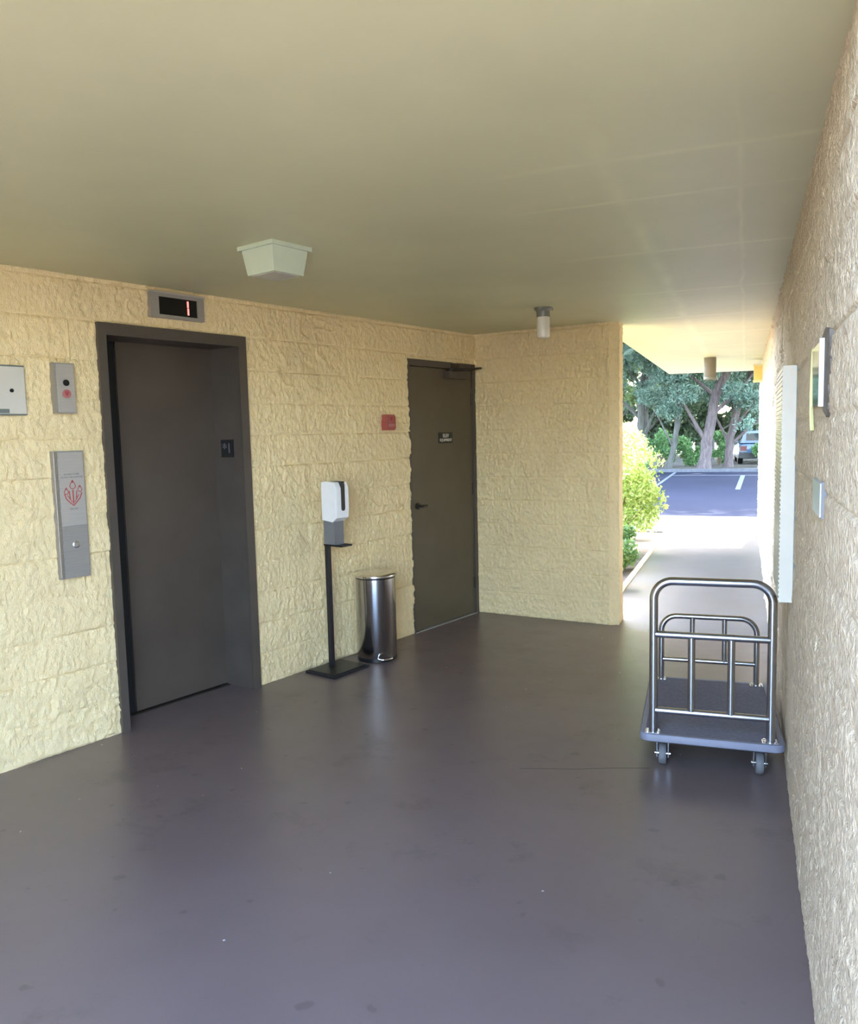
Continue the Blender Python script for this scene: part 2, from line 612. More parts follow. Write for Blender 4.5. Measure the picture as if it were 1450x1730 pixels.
def block_wall(name, org, du, nrm, usegs, zsegs, mat, holes=(), seed=0, depth=0.2, rough=1.0, flat=None, amp=1.0, vj=1.0, facet=1.0):
    U = axis_coords(usegs)
    Z = axis_coords(zsegs)
    uu, zz = np.meshgrid(U, Z, indexing='ij')
    h = relief(uu, zz, seed, rough, vj, facet) * amp
    if flat is not None:
        h = h * flat(uu, zz)
    P = np.array(org)[None, None, :] + uu[..., None] * np.array(du)[None, None, :] + h[..., None] * np.array(nrm)[None, None, :]
    P[..., 2] = zz
    nu, nz = len(U), len(Z)
    verts = P.reshape(-1, 3)
    keep = np.ones((nu - 1, nz - 1), bool)
    uc, zc = (U[:-1] + U[1:]) / 2, (Z[:-1] + Z[1:]) / 2
    for a, b, c, d in holes:
        keep[np.ix_((uc > a) & (uc < b), (zc > c) & (zc < d))] = False
    ii, jj = np.nonzero(keep)
    f = np.stack([ii * nz + jj, (ii + 1) * nz + jj, (ii + 1) * nz + jj + 1, ii * nz + jj + 1], 1)
    # boundary skirts give the wall its thickness
    vid = {}
    extra, ef = [], []

    def back(i):
        if i not in vid:
            vid[i] = len(verts) + len(extra)
            extra.append(verts[i] - np.array(nrm) * depth)
        return vid[i]
    kp = np.zeros((nu + 1, nz + 1), bool)
    kp[1:nu, 1:nz] = keep
    for (di, dj, e0, e1) in ((-1, 0, (0, 0), (0, 1)), (1, 0, (1, 0), (1, 1)), (0, -1, (0, 0), (1, 0)), (0, 1, (0, 1), (1, 1))):
        nb = kp[1 + di:nu + di, 1 + dj:nz + dj]
        bi, bj = np.nonzero(keep & ~nb)
        for i, j in zip(bi, bj):
            a = (i + e0[0]) * nz + j + e0[1]
            b = (i + e1[0]) * nz + j + e1[1]
            ef.append((a, b, back(b), back(a)))
    allv = np.vstack([verts, np.array(extra)]) if extra else verts
    me = bpy.data.meshes.new(name)
    me.from_pydata(allv.tolist(), [], f.tolist() + ef)
    me.validate()
    # outward normals
    bm = bmesh.new()
    bm.from_mesh(me)
    loose = [v for v in bm.verts if not v.link_faces]
    bmesh.ops.delete(bm, geom=loose, context='VERTS')
    bmesh.ops.recalc_face_normals(bm, faces=bm.faces)
    bm.to_mesh(me)
    bm.free()
    o = new_obj(name, me, mat, None, True)
    try:
        me.set_sharp_from_angle(angle=math.radians(50))
    except Exception:
        pass
    return struct(o)


DS0, DS1, DZ = 0.004, 0.925, 2.197            # service door opening along the wall
ES0, ES1, EZ = 2.575, 3.475, 2.185            # elevator opening
holes = [(DS0, DS1, -1, DZ), (ES0, ES1, -1, EZ)]
block_wall('wall_left', C0, DL, NL,
           [(0, DS0, 0.004), (DS0, DS1, 0.011), (DS1, ES0, 0.008), (ES0, ES1, 0.009), (ES1, 4.95, 0.008), (4.95, 6.6, 0.03)],
           [(-0.01, DZ - 0.012, 0.008), (DZ - 0.012, DZ, 0.012), (DZ, H + 0.01, 0.008)], M['wall'], [(DS0, DS1, -1, DZ - 0.001), (ES0, ES1, -1, DZ - 0.02)], seed=1)
DB = (E0 - C0).normalized()
NB = Vector((DB.y, -DB.x, 0))
WB = (E0 - C0).length
block_wall('wall_back', C0 + NB * 0.0, DB, NB, [(-0.02, WB, 0.006)], [(-0.01, H + 0.01, 0.006)], M['wall'], seed=5, rough=1.7, amp=1.0)
# rough end block face of the back wall
E1 = Vector((-0.942, 6.497, 0))
de = (E1 - E0).normalized()
block_wall('wall_back_corner', E0 - de * 0.004, de, Vector((de.y, -de.x, 0)), [(0, (E1 - E0).length + 0.004, 0.006)], [(-0.01, H + 0.01, 0.006)], M['wall'], seed=9, rough=1.3, amp=0.6, depth=0.15)
block_wall('wall_back_end', E1 - Vector((0, 0.004, 0)), (0, 1, 0), (1, 0, 0), [(0, 0.2, 0.01)], [(-0.01, H + 0.01, 0.01)], M['wall'], seed=12, amp=0.6, depth=0.2)
# right wall, near stretch then the stretch beyond the control joint
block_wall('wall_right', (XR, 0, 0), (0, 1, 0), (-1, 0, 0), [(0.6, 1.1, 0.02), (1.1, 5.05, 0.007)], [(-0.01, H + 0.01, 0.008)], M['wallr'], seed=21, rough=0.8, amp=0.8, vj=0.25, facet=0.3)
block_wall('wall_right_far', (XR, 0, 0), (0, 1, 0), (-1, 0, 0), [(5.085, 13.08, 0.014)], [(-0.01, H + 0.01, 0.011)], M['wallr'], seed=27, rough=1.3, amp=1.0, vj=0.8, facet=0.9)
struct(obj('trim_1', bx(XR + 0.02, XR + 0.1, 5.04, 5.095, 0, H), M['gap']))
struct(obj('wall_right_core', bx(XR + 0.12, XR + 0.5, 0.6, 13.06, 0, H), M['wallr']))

# unseen wall added behind the viewpoint to block light from the left
bm = bmesh.new()
prism(bm, [(-4.3, 0.75), (-1.68, 0.08), (-1.73, -0.15), (-4.5, 0.50)], 0, H)
struct(obj('wall_light_blocker', bm, M['wallr']))
# floor, walkway, ceiling
bm = bmesh.new()
prism(bm, [(-6.2, -3.0), (1.5, -3.0), (1.5, 0.6), (0.5, 0.6), (0.5, 6.35), (-0.85, 6.36), (-0.94, 6.72), (-3.3, 6.9), (-5.2, 2.0)], -0.15, 0.0)
struct(obj('floor', bm, M['floor']))
struct(obj('walkway', bx(-1.10, 0.30, 6.35, 12.83, -0.15, -0.001), M['walk']))
struct(obj('kerb_planter', bx(-1.16, -1.10, 6.72, 12.83, -0.15, 0.015), M['edging'], bevel=0.008))
bm = bmesh.new()
prism(bm, [(-6.3, -1.2), (-1.78, -0.3), (-1.45, ROOF_Y), (0.2, 1.62), (0.7, 1.8), (0.7, 13.19), (0.119, 13.188), (-1.122, 13.04), (-1.122, 6.72), (-2.15, 6.86), (-6.3, 6.86)], H, H + 0.32)
struct(obj('ceiling', bm, M['ceil']))

bm = bmesh.new()
pc = [(-0.98, 3.52), (-0.85, 3.56), (-0.72, 3.60), (-0.55, 3.67), (-0.40, 3.72)]
for (a_, b_), (c_, d_) in zip(pc, pc[1:]):
    prism(bm, [(a_, b_), (c_, d_), (c_, d_ + 0.003), (a_, b_ + 0.003)], -0.002, 0.0006)
struct(obj('floor_crack', bm, M['door2d']))

# outside ground
struct(obj('planting_bed', bx(-9, -1.16, 6.73, 12.83, -0.4, -0.03), M['soil']))
struct(obj('pavement_apron', bx(-30, 30, 12.84, 15.2, -0.2, -0.003), M['apron'], bevel=0.01))
struct(obj('parking_lot', bx(-30, 30, 15.2, 30.6, -0.2, -0.004), M['asphalt']))
bm = bmesh.new()
box(bm, -30, 30, 30.6, 30.8, -0.2, 0.11)
struct(obj('kerb_far', bm, M['kerb'], bevel=0.02))
struct(obj('ground_far', bx(-150, 150, 30.8, 400, -0.2, 0.04), M['litter']))
struct(obj('forecourt', bx(-40, 40, -40, -3.0, -0.3, -0.02), M['grass']))
bm = bmesh.new()
prism(bm, [(-2.36, 21.6), (-2.28, 21.6), (-2.33, 30.4), (-2.43, 30.4)], -0.01, 0.002)
struct(obj('parking_line', bm, M['line']))
bm = bmesh.new()
prism(bm, [(-0.22, 21.9), (-0.10, 21.9), (0.02, 28.4), (-0.12, 28.4)], -0.01, 0.002)
struct(obj('parking_line', bm, M['line']))
struct(obj('parking_line', bx(-2.38, 3.0, 28.36, 28.5, -0.01, 0.0015), M['line']))

# ------------------------------------------------------------------ elevator doorway
ev = thing('door_1', None, None, LW(3.02, 0, 0), ROTL, kind='structure')
# local x = viewer's right (s decreasing), local -y = out into the room


def lx(s, s0=3.02):
    return s0 - s


bm = bmesh.new()
fo0, fo1, fi0, fi1 = lx(3.508), lx(2.532), lx(3.462), lx(2.592)
zt, zi = 2.232, 2.168
box(bm, fo0, fi0, -0.022, 0.25, 0.001, zt)
box(bm, fi1, fo1, -0.022, 0.03, 0.001, zt)
box(bm, fi0, fi1, -0.022, 0.25, zi, zt)
obj('frame', bm, M['frame'], ev, bevel=0.003)
bm = bmesh.new()
prism(bm, [(fi1, 0.0), (fi1 + 0.05, 0.0), (fi1 + 0.05, 0.26), (fi1 - 0.035, 0.26)], 0.001, zi + 0.01)
obj('jamb', bm, M['frame'], ev)
obj('door_panel', bx(lx(3.275), fi1 - 0.028, 0.215, 0.25, 0.012, zi), M['doorp'], ev, bevel=0.003)
obj('shade_strip', bx(fi0 + 0.01, lx(3.275) + 0.004, 0.232, 0.262, 0.0, zi), M['gap'], ev)  # near-black strip paints the shade in the recess beside the panel
obj('door_reveal', bx(fi0 - 0.01, fi1, 0.25, 0.30, 0.0, zi + 0.02), M['gap'], ev)
obj('door_sill', bx(fi0, fi1 - 0.02, 0.19, 0.26, -0.01, 0.006), M['door2d'], ev)

jp = thing('floor_number_plate', 'small black floor number plate on the elevator door jamb', 'sign', LW(2.6, -0.085, 1.545), ROTL - math.atan2(0.26, 0.035) - 0 + PI - PI, None)
# plate lies on the far jamb, which faces the viewer's left
jp.rotation_euler = (0, 0, ROTL - PI / 2 + math.atan2(0.035, 0.26) * 1.0)
jp.location = LW(3.02 - (fi1 - 0.035 * 0.42), -0.26 * 0.42 + 0.0, 1.545) + Vector((DL * 0.001))
obj('plate', bx(-0.052, 0.052, -0.005, 0.001, -0.055, 0.055), M['black'], jp, bevel=0.002)
text_mesh('lettering', '*1', 0.085, M['textb'], jp, (0, -0.0062, -0.002), bold=0.001)

# floor indicator over the elevator
ind = thing('floor_indicator', 'steel framed floor indicator with a lit red 1 above the elevator door', 'display', LW(3.015, 0.0, 2.29), ROTL)
bm = bmesh.new()
w2, hh = 0.176, 0.142
for a in ((-w2, w2, 0, 0.018), (-w2, w2, hh - 0.026, hh), (-w2, -w2 + 0.052, 0.018, hh - 0.026), (w2 - 0.045, w2, 0.018, hh - 0.026)):
    box(bm, a[0], a[1], -0.032, 0.02, a[2], a[3])
obj('bezel', bm, M['steel2'], ind)
obj('display_window', bx(-w2 + 0.05, w2 - 0.043, -0.024, 0.018, 0.016, hh - 0.024), M['screen'], ind)
obj('top_rail', bx(-w2 - 0.004, w2 + 0.004, -0.036, 0.02, hh - 0.006, hh + 0.002), M['steel'], ind)
bm = bmesh.new()
box(bm, 0.066, 0.076, -0.0265, -0.024, 0.030, 0.068)
box(bm, 0.065, 0.075, -0.0265, -0.024, 0.072, 0.108)
o = obj('digit', bm, M['digit'], ind)
o['label'] = 'lit red numeral 1'

# fire-service fixture with black lock and red disc
ls = thing('fire_service_switch', 'narrow steel wall fixture with a black keyhole above a red disc', 'switch', LW(3.717, 0.0, 1.752), ROTL)
bm = bmesh.new()
box(bm, -0.052, 0.052, -0.045, 0.02, 0, 0.252)
obj('box', bm, M['steel2'], ls, bevel=0.004)
obj('face_plate', bx(-0.040, 0.049, -0.049, -0.045, 0.006, 0.246), M['steel'], ls, bevel=0.001)
bm = bmesh.new(); cyl(bm, 0.016, -0.054, -0.049, (0.004, 0, 0.153), 24, 'y')
obj('keyhole', bm, M['black'], ls)
bm = bmesh.new(); cyl(bm, 0.022, -0.054, -0.049, (0.004, 0, 0.098), 24, 'y')
obj('button', bm, M['pink'], ls)
bm = bmesh.new()
for s_ in (-1, 1):
    prism(bm, [(0.004 + s_ * 0.012, 0.108), (0.004 + s_ * 0.008, 0.110), (0.004 - 0.002 * s_, 0.092), (0.004 + 0.002 * s_, 0.088)], -0.0556, -0.054, 'y')
box(bm, 0.002, 0.006, -0.0556, -0.054, 0.088, 0.112)
obj('emblem', bm, M['redmark'], ls)

# call station
cs = thing('elevator_call_panel', 'tall steel elevator call panel with red fire emblem and one button', 'call panel', LW(3.715, 0.0, 0.908), ROTL)
CH = 0.655
obj('box', bx(-0.082, 0.078, -0.03, 0.003, 0, CH), M['steel2'], cs, bevel=0.003)
obj('upper_plate', bx(-0.058, 0.072, -0.0345, -0.03, 0.272, CH - 0.008), M['steel'], cs, bevel=0.001)
o = obj('lower_plate', bx(-0.058, 0.072, -0.033, -0.03, 0.010, 0.266), M['steel2'], cs, bevel=0.001)
obj('edge_strip', bx(-0.078, -0.062, -0.033, -0.03, 0.006, CH - 0.006), M['chrome'], cs, bevel=0.001)
bt = None
bm = bmesh.new()
lathe(bm, [(0.018, -0.033), (0.018, -0.038), (0.014, -0.040), (0.0135, -0.037)], 28, (0.006, 0, 0.172), 'y')
bt = obj('button', bm, M['chrome'], cs, smooth=True)
bm = bmesh.new()
lathe(bm, [(0.0125, -0.036), (0.0115, -0.0405), (0.002, -0.0415)], 24, (0.006, 0, 0.172), 'y')
obj('button_cap', bm, M['steel2'], bt, smooth=True)


def stroke(bm, pts, w, y0, y1):
    for (a, b), (c, d) in zip(pts, pts[1:]):
        v = Vector((c - a, d - b)); L = v.length
        if L < 1e-6:
            continue
        n = Vector((-v.y, v.x)) / L * w / 2
        prism(bm, [(a + n.x, b + n.y), (c + n.x, d + n.y), (c - n.x, d - n.y), (a - n.x, b - n.y)], y0, y1, 'y')


bm = bmesh.new()
ex, ez = 0.008, 0.42
Y0, Y1 = -0.0355, -0.0345


def flame(cx, cz, r):
    pts = [(cx + r * math.sin(a) * (1 if a < PI else 1), cz - r * math.cos(a)) for a in np.linspace(-2.2, 2.2, 12)]
    stroke(bm, [(cx, cz + r * 2.0)] + pts + [(cx, cz + r * 2.0)], 0.0035, Y0, Y1)
    prism(bm, [(cx - r * 0.3, cz + r * 1.1), (cx + r * 0.3, cz + r * 1.1), (cx, cz + r * 2.1)], Y0, Y1, 'y')


flame(ex, ez + 0.055, 0.015)
flame(ex - 0.035, ez + 0.025, 0.011)
flame(ex + 0.037, ez + 0.035, 0.011)
stroke(bm, [(ex - 0.045, ez + 0.015), (ex - 0.036, ez - 0.012), (ex, ez - 0.046), (ex + 0.036, ez - 0.008), (ex + 0.047, ez + 0.020)], 0.005, Y0, Y1)
stroke(bm, [(ex - 0.020, ez + 0.03), (ex - 0.016, ez - 0.015)], 0.0045, Y0, Y1)
stroke(bm, [(ex + 0.020, ez + 0.03), (ex + 0.016, ez - 0.015)], 0.0045, Y0, Y1)
stroke(bm, [(ex, ez + 0.035), (ex, ez - 0.036)], 0.006, Y0, Y1)
stroke(bm, [(ex - 0.03, ez + 0.008), (ex - 0.006, ez - 0.028)], 0.0035, Y0, Y1)
stroke(bm, [(ex + 0.03, ez + 0.010), (ex + 0.006, ez - 0.028)], 0.0035, Y0, Y1)
o = obj('fire_emblem', bm, M['redmark'], cs)
o['label'] = 'red engraved fire emblem'
text_mesh('lettering', 'IN CASE OF FIRE', 0.011, M['textd'], cs, (ex - 0.002, -0.0352, 0.535))
text_mesh('lettering', 'DO NOT USE ELEVATOR', 0.0105, M['textd'], cs, (ex - 0.002, -0.0352, 0.520))
text_mesh('lettering', 'USE EXIT', 0.011, M['textd'], cs, (ex, -0.0352, 0.358))

# white panel at the left edge
wp = thing('wall_cabinet', 'white square metal panel with a black lock at the left edge of the photo', 'panel', LW(4.03, 0.0, 1.742), ROTL)
obj('casing', bx(-0.126, 0.126, -0.022, 0.02, 0, 0.24), M['label'], wp, bevel=0.003)
obj('door', bx(-0.120, 0.120, -0.032, -0.018, 0.007, 0.232), M['whitepaint'], wp, bevel=0.002)
bm = bmesh.new(); cyl(bm, 0.009, -0.037, -0.03, (0.055, 0, 0.118), 20, 'y')
obj('lock', bm, M['black'], wp)
obj('label_plate', bx(-0.06, 0.038, -0.034, -0.031, 0.010, 0.030), M['label'], wp)

# ------------------------------------------------------------------ service door
dv = thing('door_2', None, None, LW(0.46, 0, 0), ROTL, kind='structure')
dl0, dl1 = 0.46 - 0.93, 0.46 - 0.003          # local left and right
bm = bmesh.new()
box(bm, dl0, dl0 + 0.022, -0.004, 0.12, 0.001, 2.2)
box(bm, dl1 - 0.040, dl1, -0.004, 0.12, 0.001, 2.2)
box(bm, dl0 + 0.022, dl1 - 0.040, -0.004, 0.12, 2.148, 2.2)
obj('frame', bm, M['frame'], dv, bevel=0.002)
obj('door_panel', bx(dl0 + 0.025, dl1 - 0.043, 0.012, 0.055, 0.012, 2.144), M['door2'], dv, bevel=0.002)
obj('threshold', bx(dl0 + 0.02, dl1 - 0.04, -0.01, 0.10, -0.01, 0.008), M['steel2'], dv)
obj('door_stop', bx(dl0, dl1, 0.058, 0.10, 0.0, 2.19), M['gap'], dv)
# lever handle
lv = bmesh.new()
lathe(lv, [(0.027, 0.012), (0.027, 0.002), (0.022, -0.002), (0.010, -0.003), (0.010, -0.05)], 24, (-0.375, 0, 1.03), 'y')
hd = obj('handle', lv, M['door2d'], dv, smooth=True)
bm = bmesh.new()
tube(bm, [(-0.375, -0.045, 1.03), (-0.35, -0.05, 1.031), (-0.32, -0.048, 1.030), (-0.305, -0.04, 1.028)], [0.011, 0.010, 0.009, 0.006], 10)
obj('lever', bm, M['door2d'], hd, smooth=True)
for hz_ in (0.28, 1.12, 1.90):
    bm = bmesh.new()
    cyl(bm, 0.009, -0.055, 0.055, (dl1 - 0.043, 0.004, hz_), 12)
    box(bm, dl1 - 0.052, dl1 - 0.03, 0.004, 0.014, hz_ - 0.05, hz_ + 0.05)
    obj('hinge', bm, M['door2d'], dv, smooth=True)
bm = bmesh.new()
box(bm, 0.02, 0.27, -0.045, 0.012, 2.065, 2.122)
clo = obj('door_closer', bm, M['frame'], dv, bevel=0.012, seg=3)
bm = bmesh.new()
cyl(bm, 0.018, 2.122, 2.15, (0.08, -0.018, 0), 16)
tube(bm, [(0.08, -0.018, 2.142), (0.30, -0.10, 2.150), (0.485, -0.055, 2.168)], 0.009, 8)
obj('closer_arm', bm, M['blackmetal'], clo, smooth=True)
bm = bmesh.new()
box(bm, 0.10, 0.20, -0.022, 0.0, 2.150, 2.185)
obj('arm_shoe', bm, M['door2d'], clo, bevel=0.002)

sg = thing('door_sign', 'small black sign with two lines of white lettering on the brown service door', 'sign', LW(0.436, -0.012, 1.572), ROTL)
obj('plate', bx(-0.098, 0.092, -0.006, 0, -0.045, 0.045), M['black'], sg, bevel=0.002)
text_mesh('lettering', 'ELEV', 0.040, M['text'], sg, (-0.002, -0.0068, 0.017), bold=0.001)
text_mesh('lettering', 'EQUIPMENT', 0.031, M['text'], sg, (-0.002, -0.0068, -0.019), bold=0.0007)

# red fire alarm device
fa = thing('fire_alarm', 'small faded red fire alarm on the block wall left of the service door', 'fire alarm', LW(1.192, 0.0, 1.642), ROTL)
bm = bmesh.new()
prism(bm, [(-0.053, 0.0), (0.040, 0.0), (0.053, 0.018), (0.053, 0.100), (0.040, 0.118), (-0.053, 0.118)], -0.042, 0.02, 'y')
obj('housing', bm, M['red'], fa, bevel=0.006)
bm = bmesh.new(); cyl(bm, 0.017, -0.05, -0.04, (0.012, 0, 0.084), 20, 'y')
obj('lens', bm, M['redmark'], fa)
obj('pull_bar', bx(-0.035, 0.035, -0.049, -0.04, 0.028, 0.048), M['pink'], fa, bevel=0.003)

# ------------------------------------------------------------------ ceiling lamps
lp = thing('ceiling_light', 'square white plastic light on the ceiling near the elevator', 'ceiling light', (-1.988, 3.149, H), ROTL)
bm = bmesh.new()
box(bm, -0.118, 0.118, -0.118, 0.118, -0.018, 0.004)
obj('rim', bm, M['lampplastic'], lp, bevel=0.006)
bm = bmesh.new()
a, b = 0.104, 0.088
top = [bm.verts.new((x, y, -0.016)) for x, y in ((-a, -a), (a, -a), (a, a), (-a, a))]
bot = [bm.verts.new((x, y, -0.125)) for x, y in ((-b, -b), (b, -b), (b, b), (-b, b))]
for i in range(4):
    bm.faces.new((top[i], top[(i + 1) % 4], bot[(i + 1) % 4], bot[i]))
bm.faces.new(bot); bm.faces.new(top[::-1])
obj('diffuser', bm, M['lampplastic'], lp, bevel=0.012, seg=3, smooth=True)
obj('bottom_panel', bx(-0.074, 0.074, -0.074, 0.074, -0.1275, -0.124), M['lampdark'], lp, bevel=0.001)

jl = thing('jar_light', 'white jar light with a grey metal cap on the ceiling by the back wall', 'ceiling light', (-1.315, 5.488, H))
bm = bmesh.new()
lathe(bm, [(0.062, 0.003), (0.064, -0.010), (0.052, -0.022), (0.047, -0.03), (0.047, -0.064)], 32)
cap_ = obj('cap', bm, M['galv'], jl, smooth=True)
for a_ in (0.4, 2.5, 4.6):
    bm = bmesh.new()
    box(bm, 0.055 * math.cos(a_) - 0.012, 0.055 * math.cos(a_) + 0.012, 0.055 * math.sin(a_) - 0.012, 0.055 * math.sin(a_) + 0.012, -0.018, 0.002)
    obj('mounting_ear', bm, M['galv'], cap_, bevel=0.002)
bm = bmesh.new()
lathe(bm, [(0.042, -0.060), (0.0455, -0.072), (0.0455, -0.190), (0.040, -0.203), (0.022, -0.209), (0.004, -0.210)], 32)
obj('glass_jar', bm, M['jar'], jl, smooth=True)

cn = thing('can_light', 'dark cylinder downlight hanging from the ceiling at the far end of the passage', 'ceiling light', (-0.411, 10.37, H))
bm = bmesh.new()
lathe(bm, [(0.069, 0.003), (0.072, -0.01), (0.072, -0.262), (0.066, -0.272), (0.060, -0.272), (0.060, -0.215), (0.01, -0.21)], 32)
obj('housing', bm, M['canlamp'], cn, smooth=True)
bm = bmesh.new()
lathe(bm, [(0.073, -0.235), (0.0745, -0.238), (0.0745, -0.262), (0.073, -0.265)], 32)
obj('lower_band', bm, M['galv'], cn, smooth=True)

yl = thing('wall_lantern', 'amber box lantern on the right wall under the far ceiling edge', 'wall light', (XR, 11.05, 2.17), -PI / 2)
obj('glass', bx(-0.07, 0.07, -0.105, 0.0, 0.025, 0.20), M['amber'], yl, bevel=0.004)
bm = bmesh.new()
box(bm, -0.078, 0.078, -0.114, 0.03, 0.198, 0.222)
box(bm, -0.078, 0.078, -0.114, 0.03, 0.0, 0.025)
box(bm, -0.078, 0.078, -0.008, 0.03, 0.02, 0.2)
obj('frame', bm, M['lampyellow'], yl, bevel=0.003)

# ------------------------------------------------------------------ sanitizer station
st = thing('hand_sanitizer_stand', 'black floor stand with a white hand sanitizer dispenser beside the steel bin', 'sanitizer stand', LW(1.985, 0.172, 0), ROTL)
bm = bmesh.new()
box(bm, -0.175, 0.165, -0.14, 0.135, 0.001, 0.016)
box(bm, -0.158, 0.148, -0.123, 0.118, 0.015, 0.022)
obj('base_plate', bm, M['blackmetal'], st, bevel=0.003)
bm = bmesh.new()
box(bm, -0.016, 0.016, 0.040, 0.068, 0.02, 1.30)
obj('pole', bm, M['blackmetal'], st, bevel=0.004)
bm = bmesh.new()
box(bm, -0.040, 0.040, 0.02, 0.042, 0.875, 1.06)
box(bm, -0.044, -0.038, -0.060, 0.042, 0.875, 1.06)
box(bm, 0.038, 0.044, -0.060, 0.042, 0.875, 1.06)
box(bm, -0.040, 0.040, -0.060, -0.054, 0.875, 1.06)
obj('bracket', bm, M['grey'], st, bevel=0.001)
bm = bmesh.new()
box(bm, -0.050, 0.050, -0.125, 0.04, 0.868, 0.877)
box(bm, -0.050, 0.050, -0.129, -0.125, 0.868, 0.880)
box(bm, -0.050, -0.046, -0.125, 0.04, 0.868, 0.880)
box(bm, 0.046, 0.050, -0.125, 0.04, 0.868, 0.880)
obj('drip_tray', bm, M['blackmetal'], st)
bm = bmesh.new()
prism(bm, [(0.040, 1.045), (-0.055, 1.033), (-0.098, 1.062), (-0.105, 1.12), (-0.105, 1.26), (-0.085, 1.30), (0.0, 1.306), (0.040, 1.300)], -0.056, 0.056, 'x')
dsp = obj('dispenser', bm, M['white'], st, bevel=0.012, seg=4, smooth=True)
bm = bmesh.new()
n = 10
pts = [(0.017 * math.cos(a), 1.125 + 0.017 * math.sin(a)) for a in np.linspace(PI, 2 * PI, n)]
prism(bm, [(-0.017, 1.285)] + pts + [(0.017, 1.285)], -0.1085, -0.09, 'y')
prism(bm, [(-0.017, 1.28), (0.017, 1.28), (0.017, 1.3055), (-0.017, 1.3055)], -0.105, -0.02, 'y')
obj('window', bm, M['black'], dsp, bevel=0.003)
bm = bmesh.new()
prism(bm, [(0.020, 1.075), (-0.045, 1.066), (-0.078, 1.085), (-0.078, 1.255), (-0.065, 1.280), (0.020, 1.28)], -0.0585, -0.054, 'x')
obj('side_cover', bm, M['white'], dsp, bevel=0.002)
bm = bmesh.new()
cyl(bm, 0.012, 1.018, 1.045, (0, -0.035, 0), 16)
obj('nozzle', bm, M['black'], dsp)

# ------------------------------------------------------------------ bin
BC = (-2.452, 5.03, 0)
bn = thing('trash_can', 'round brushed steel pedal bin standing against the block wall', 'trash can', BC, 0.42)
bm = bmesh.new()
lathe(bm, [(0.140, 0.028), (0.1425, 0.032), (0.1425, 0.595), (0.138, 0.6)], 64)
obj('body', bm, M['binsteel'], bn, smooth=True)
bm = bmesh.new()
lathe(bm, [(0.137, 0.001), (0.141, 0.004), (0.141, 0.028), (0.135, 0.030)], 64)
obj('base_ring', bm, M['black'], bn, smooth=True)
bm = bmesh.new()
lathe(bm, [(0.140, 0.598), (0.146, 0.600), (0.147, 0.606)], 64)
rim = obj('rim', bm, M['black'], bn, smooth=True)
bm = bmesh.new()
lathe(bm, [(0.1475, 0.604), (0.149, 0.610), (0.147, 0.618), (0.138, 0.624), (0.11, 0.632), (0.07, 0.639), (0.03, 0.642), (0.004, 0.643)], 64)
obj('lid', bm, M['chrome'], bn, smooth=True)
bm = bmesh.new()
prof = [(0.142 * math.sin(a), 0.142 * math.cos(a)) for a in np.linspace(-0.55, 0.55, 9)]
outer = [(0.158 * math.sin(a), 0.158 * math.cos(a)) for a in np.linspace(0.5, -0.5, 9)]
prism(bm, prof + outer, 0.56, 0.615)
obj('hinge_housing', bm, M['black'], bn, bevel=0.002)
# pedal loop
bm = bmesh.new()
pp = [(0.05 * math.cos(a), -0.150 + 0.05 * 0.5 * math.sin(a), 0.030) for a in np.linspace(PI, 2 * PI, 10)]
pp = [(-0.05, -0.12, 0.030)] + pp + [(0.05, -0.12, 0.030)]
tube(bm, pp, 0.006, 8)
pd = obj('pedal', bm, M['chrome'], bn, smooth=True)
pd.rotation_euler = (0, 0, 0.42)

# ------------------------------------------------------------------ luggage cart
CR = math.radians(3.2)
ct = thing('luggage_cart', 'steel tube luggage cart with blue grey carpet deck against the right wall', 'luggage cart', (-0.153, 4.185, 0), CR)
DW, DLn = 0.318, 0.468
bm = bmesh.new()
box(bm, -DW + 0.022, DW - 0.022, -DLn + 0.022, DLn - 0.022, 0.142, 0.171)
obj('deck', bm, M['carpet'], ct, bevel=0.002)
# bumper ring with rounded corners
bm = bmesh.new()
rc = 0.045
path = []
for cx, cy, a0 in ((DW - rc, DLn - rc, 0), (-DW + rc, DLn - rc, PI / 2), (-DW + rc, -DLn + rc, PI), (DW - rc, -DLn + rc, 1.5 * PI)):
    for a in np.linspace(a0, a0 + PI / 2, 7):
        path.append((cx, cy, math.cos(a), math.sin(a)))
prof = [(0.0, 0.168), (-0.004, 0.1735), (-0.014, 0.1745), (-0.026, 0.172), (-0.026, 0.138), (-0.008, 0.136), (0.0, 0.142)]
rings = []
for cx, cy, ca, sa in path:
    rings.append([bm.verts.new((cx + ca * (rc + dr), cy + sa * (rc + dr), zz_)) for dr, zz_ in prof])
for i in range(len(rings)):
    A, B = rings[i], rings[(i + 1) % len(rings)]
    for k in range(len(prof)):
        bm.faces.new((A[k], B[k], B[(k + 1) % len(prof)], A[(k + 1) % len(prof)]))
obj('bumper', bm, M['bumper'], ct, smooth=True)


def arch(hw, y, z0, z1, rc, r):
    pts = [(-hw, y, z0), (-hw, y, z1 - rc)]
    pts += [(-hw + rc - rc * math.cos(a), y, z1 - rc + rc * math.sin(a)) for a in np.linspace(0.15, PI / 2, 9)]
    pts += [(hw - rc + rc * math.sin(a), y, z1 - rc + rc * math.cos(a)) for a in np.linspace(0, PI / 2 - 0.15, 9)]
    pts += [(hw, y, z1 - rc), (hw, y, z0)]
    b = bmesh.new()
    tube(b, pts, r, 16)
    return b


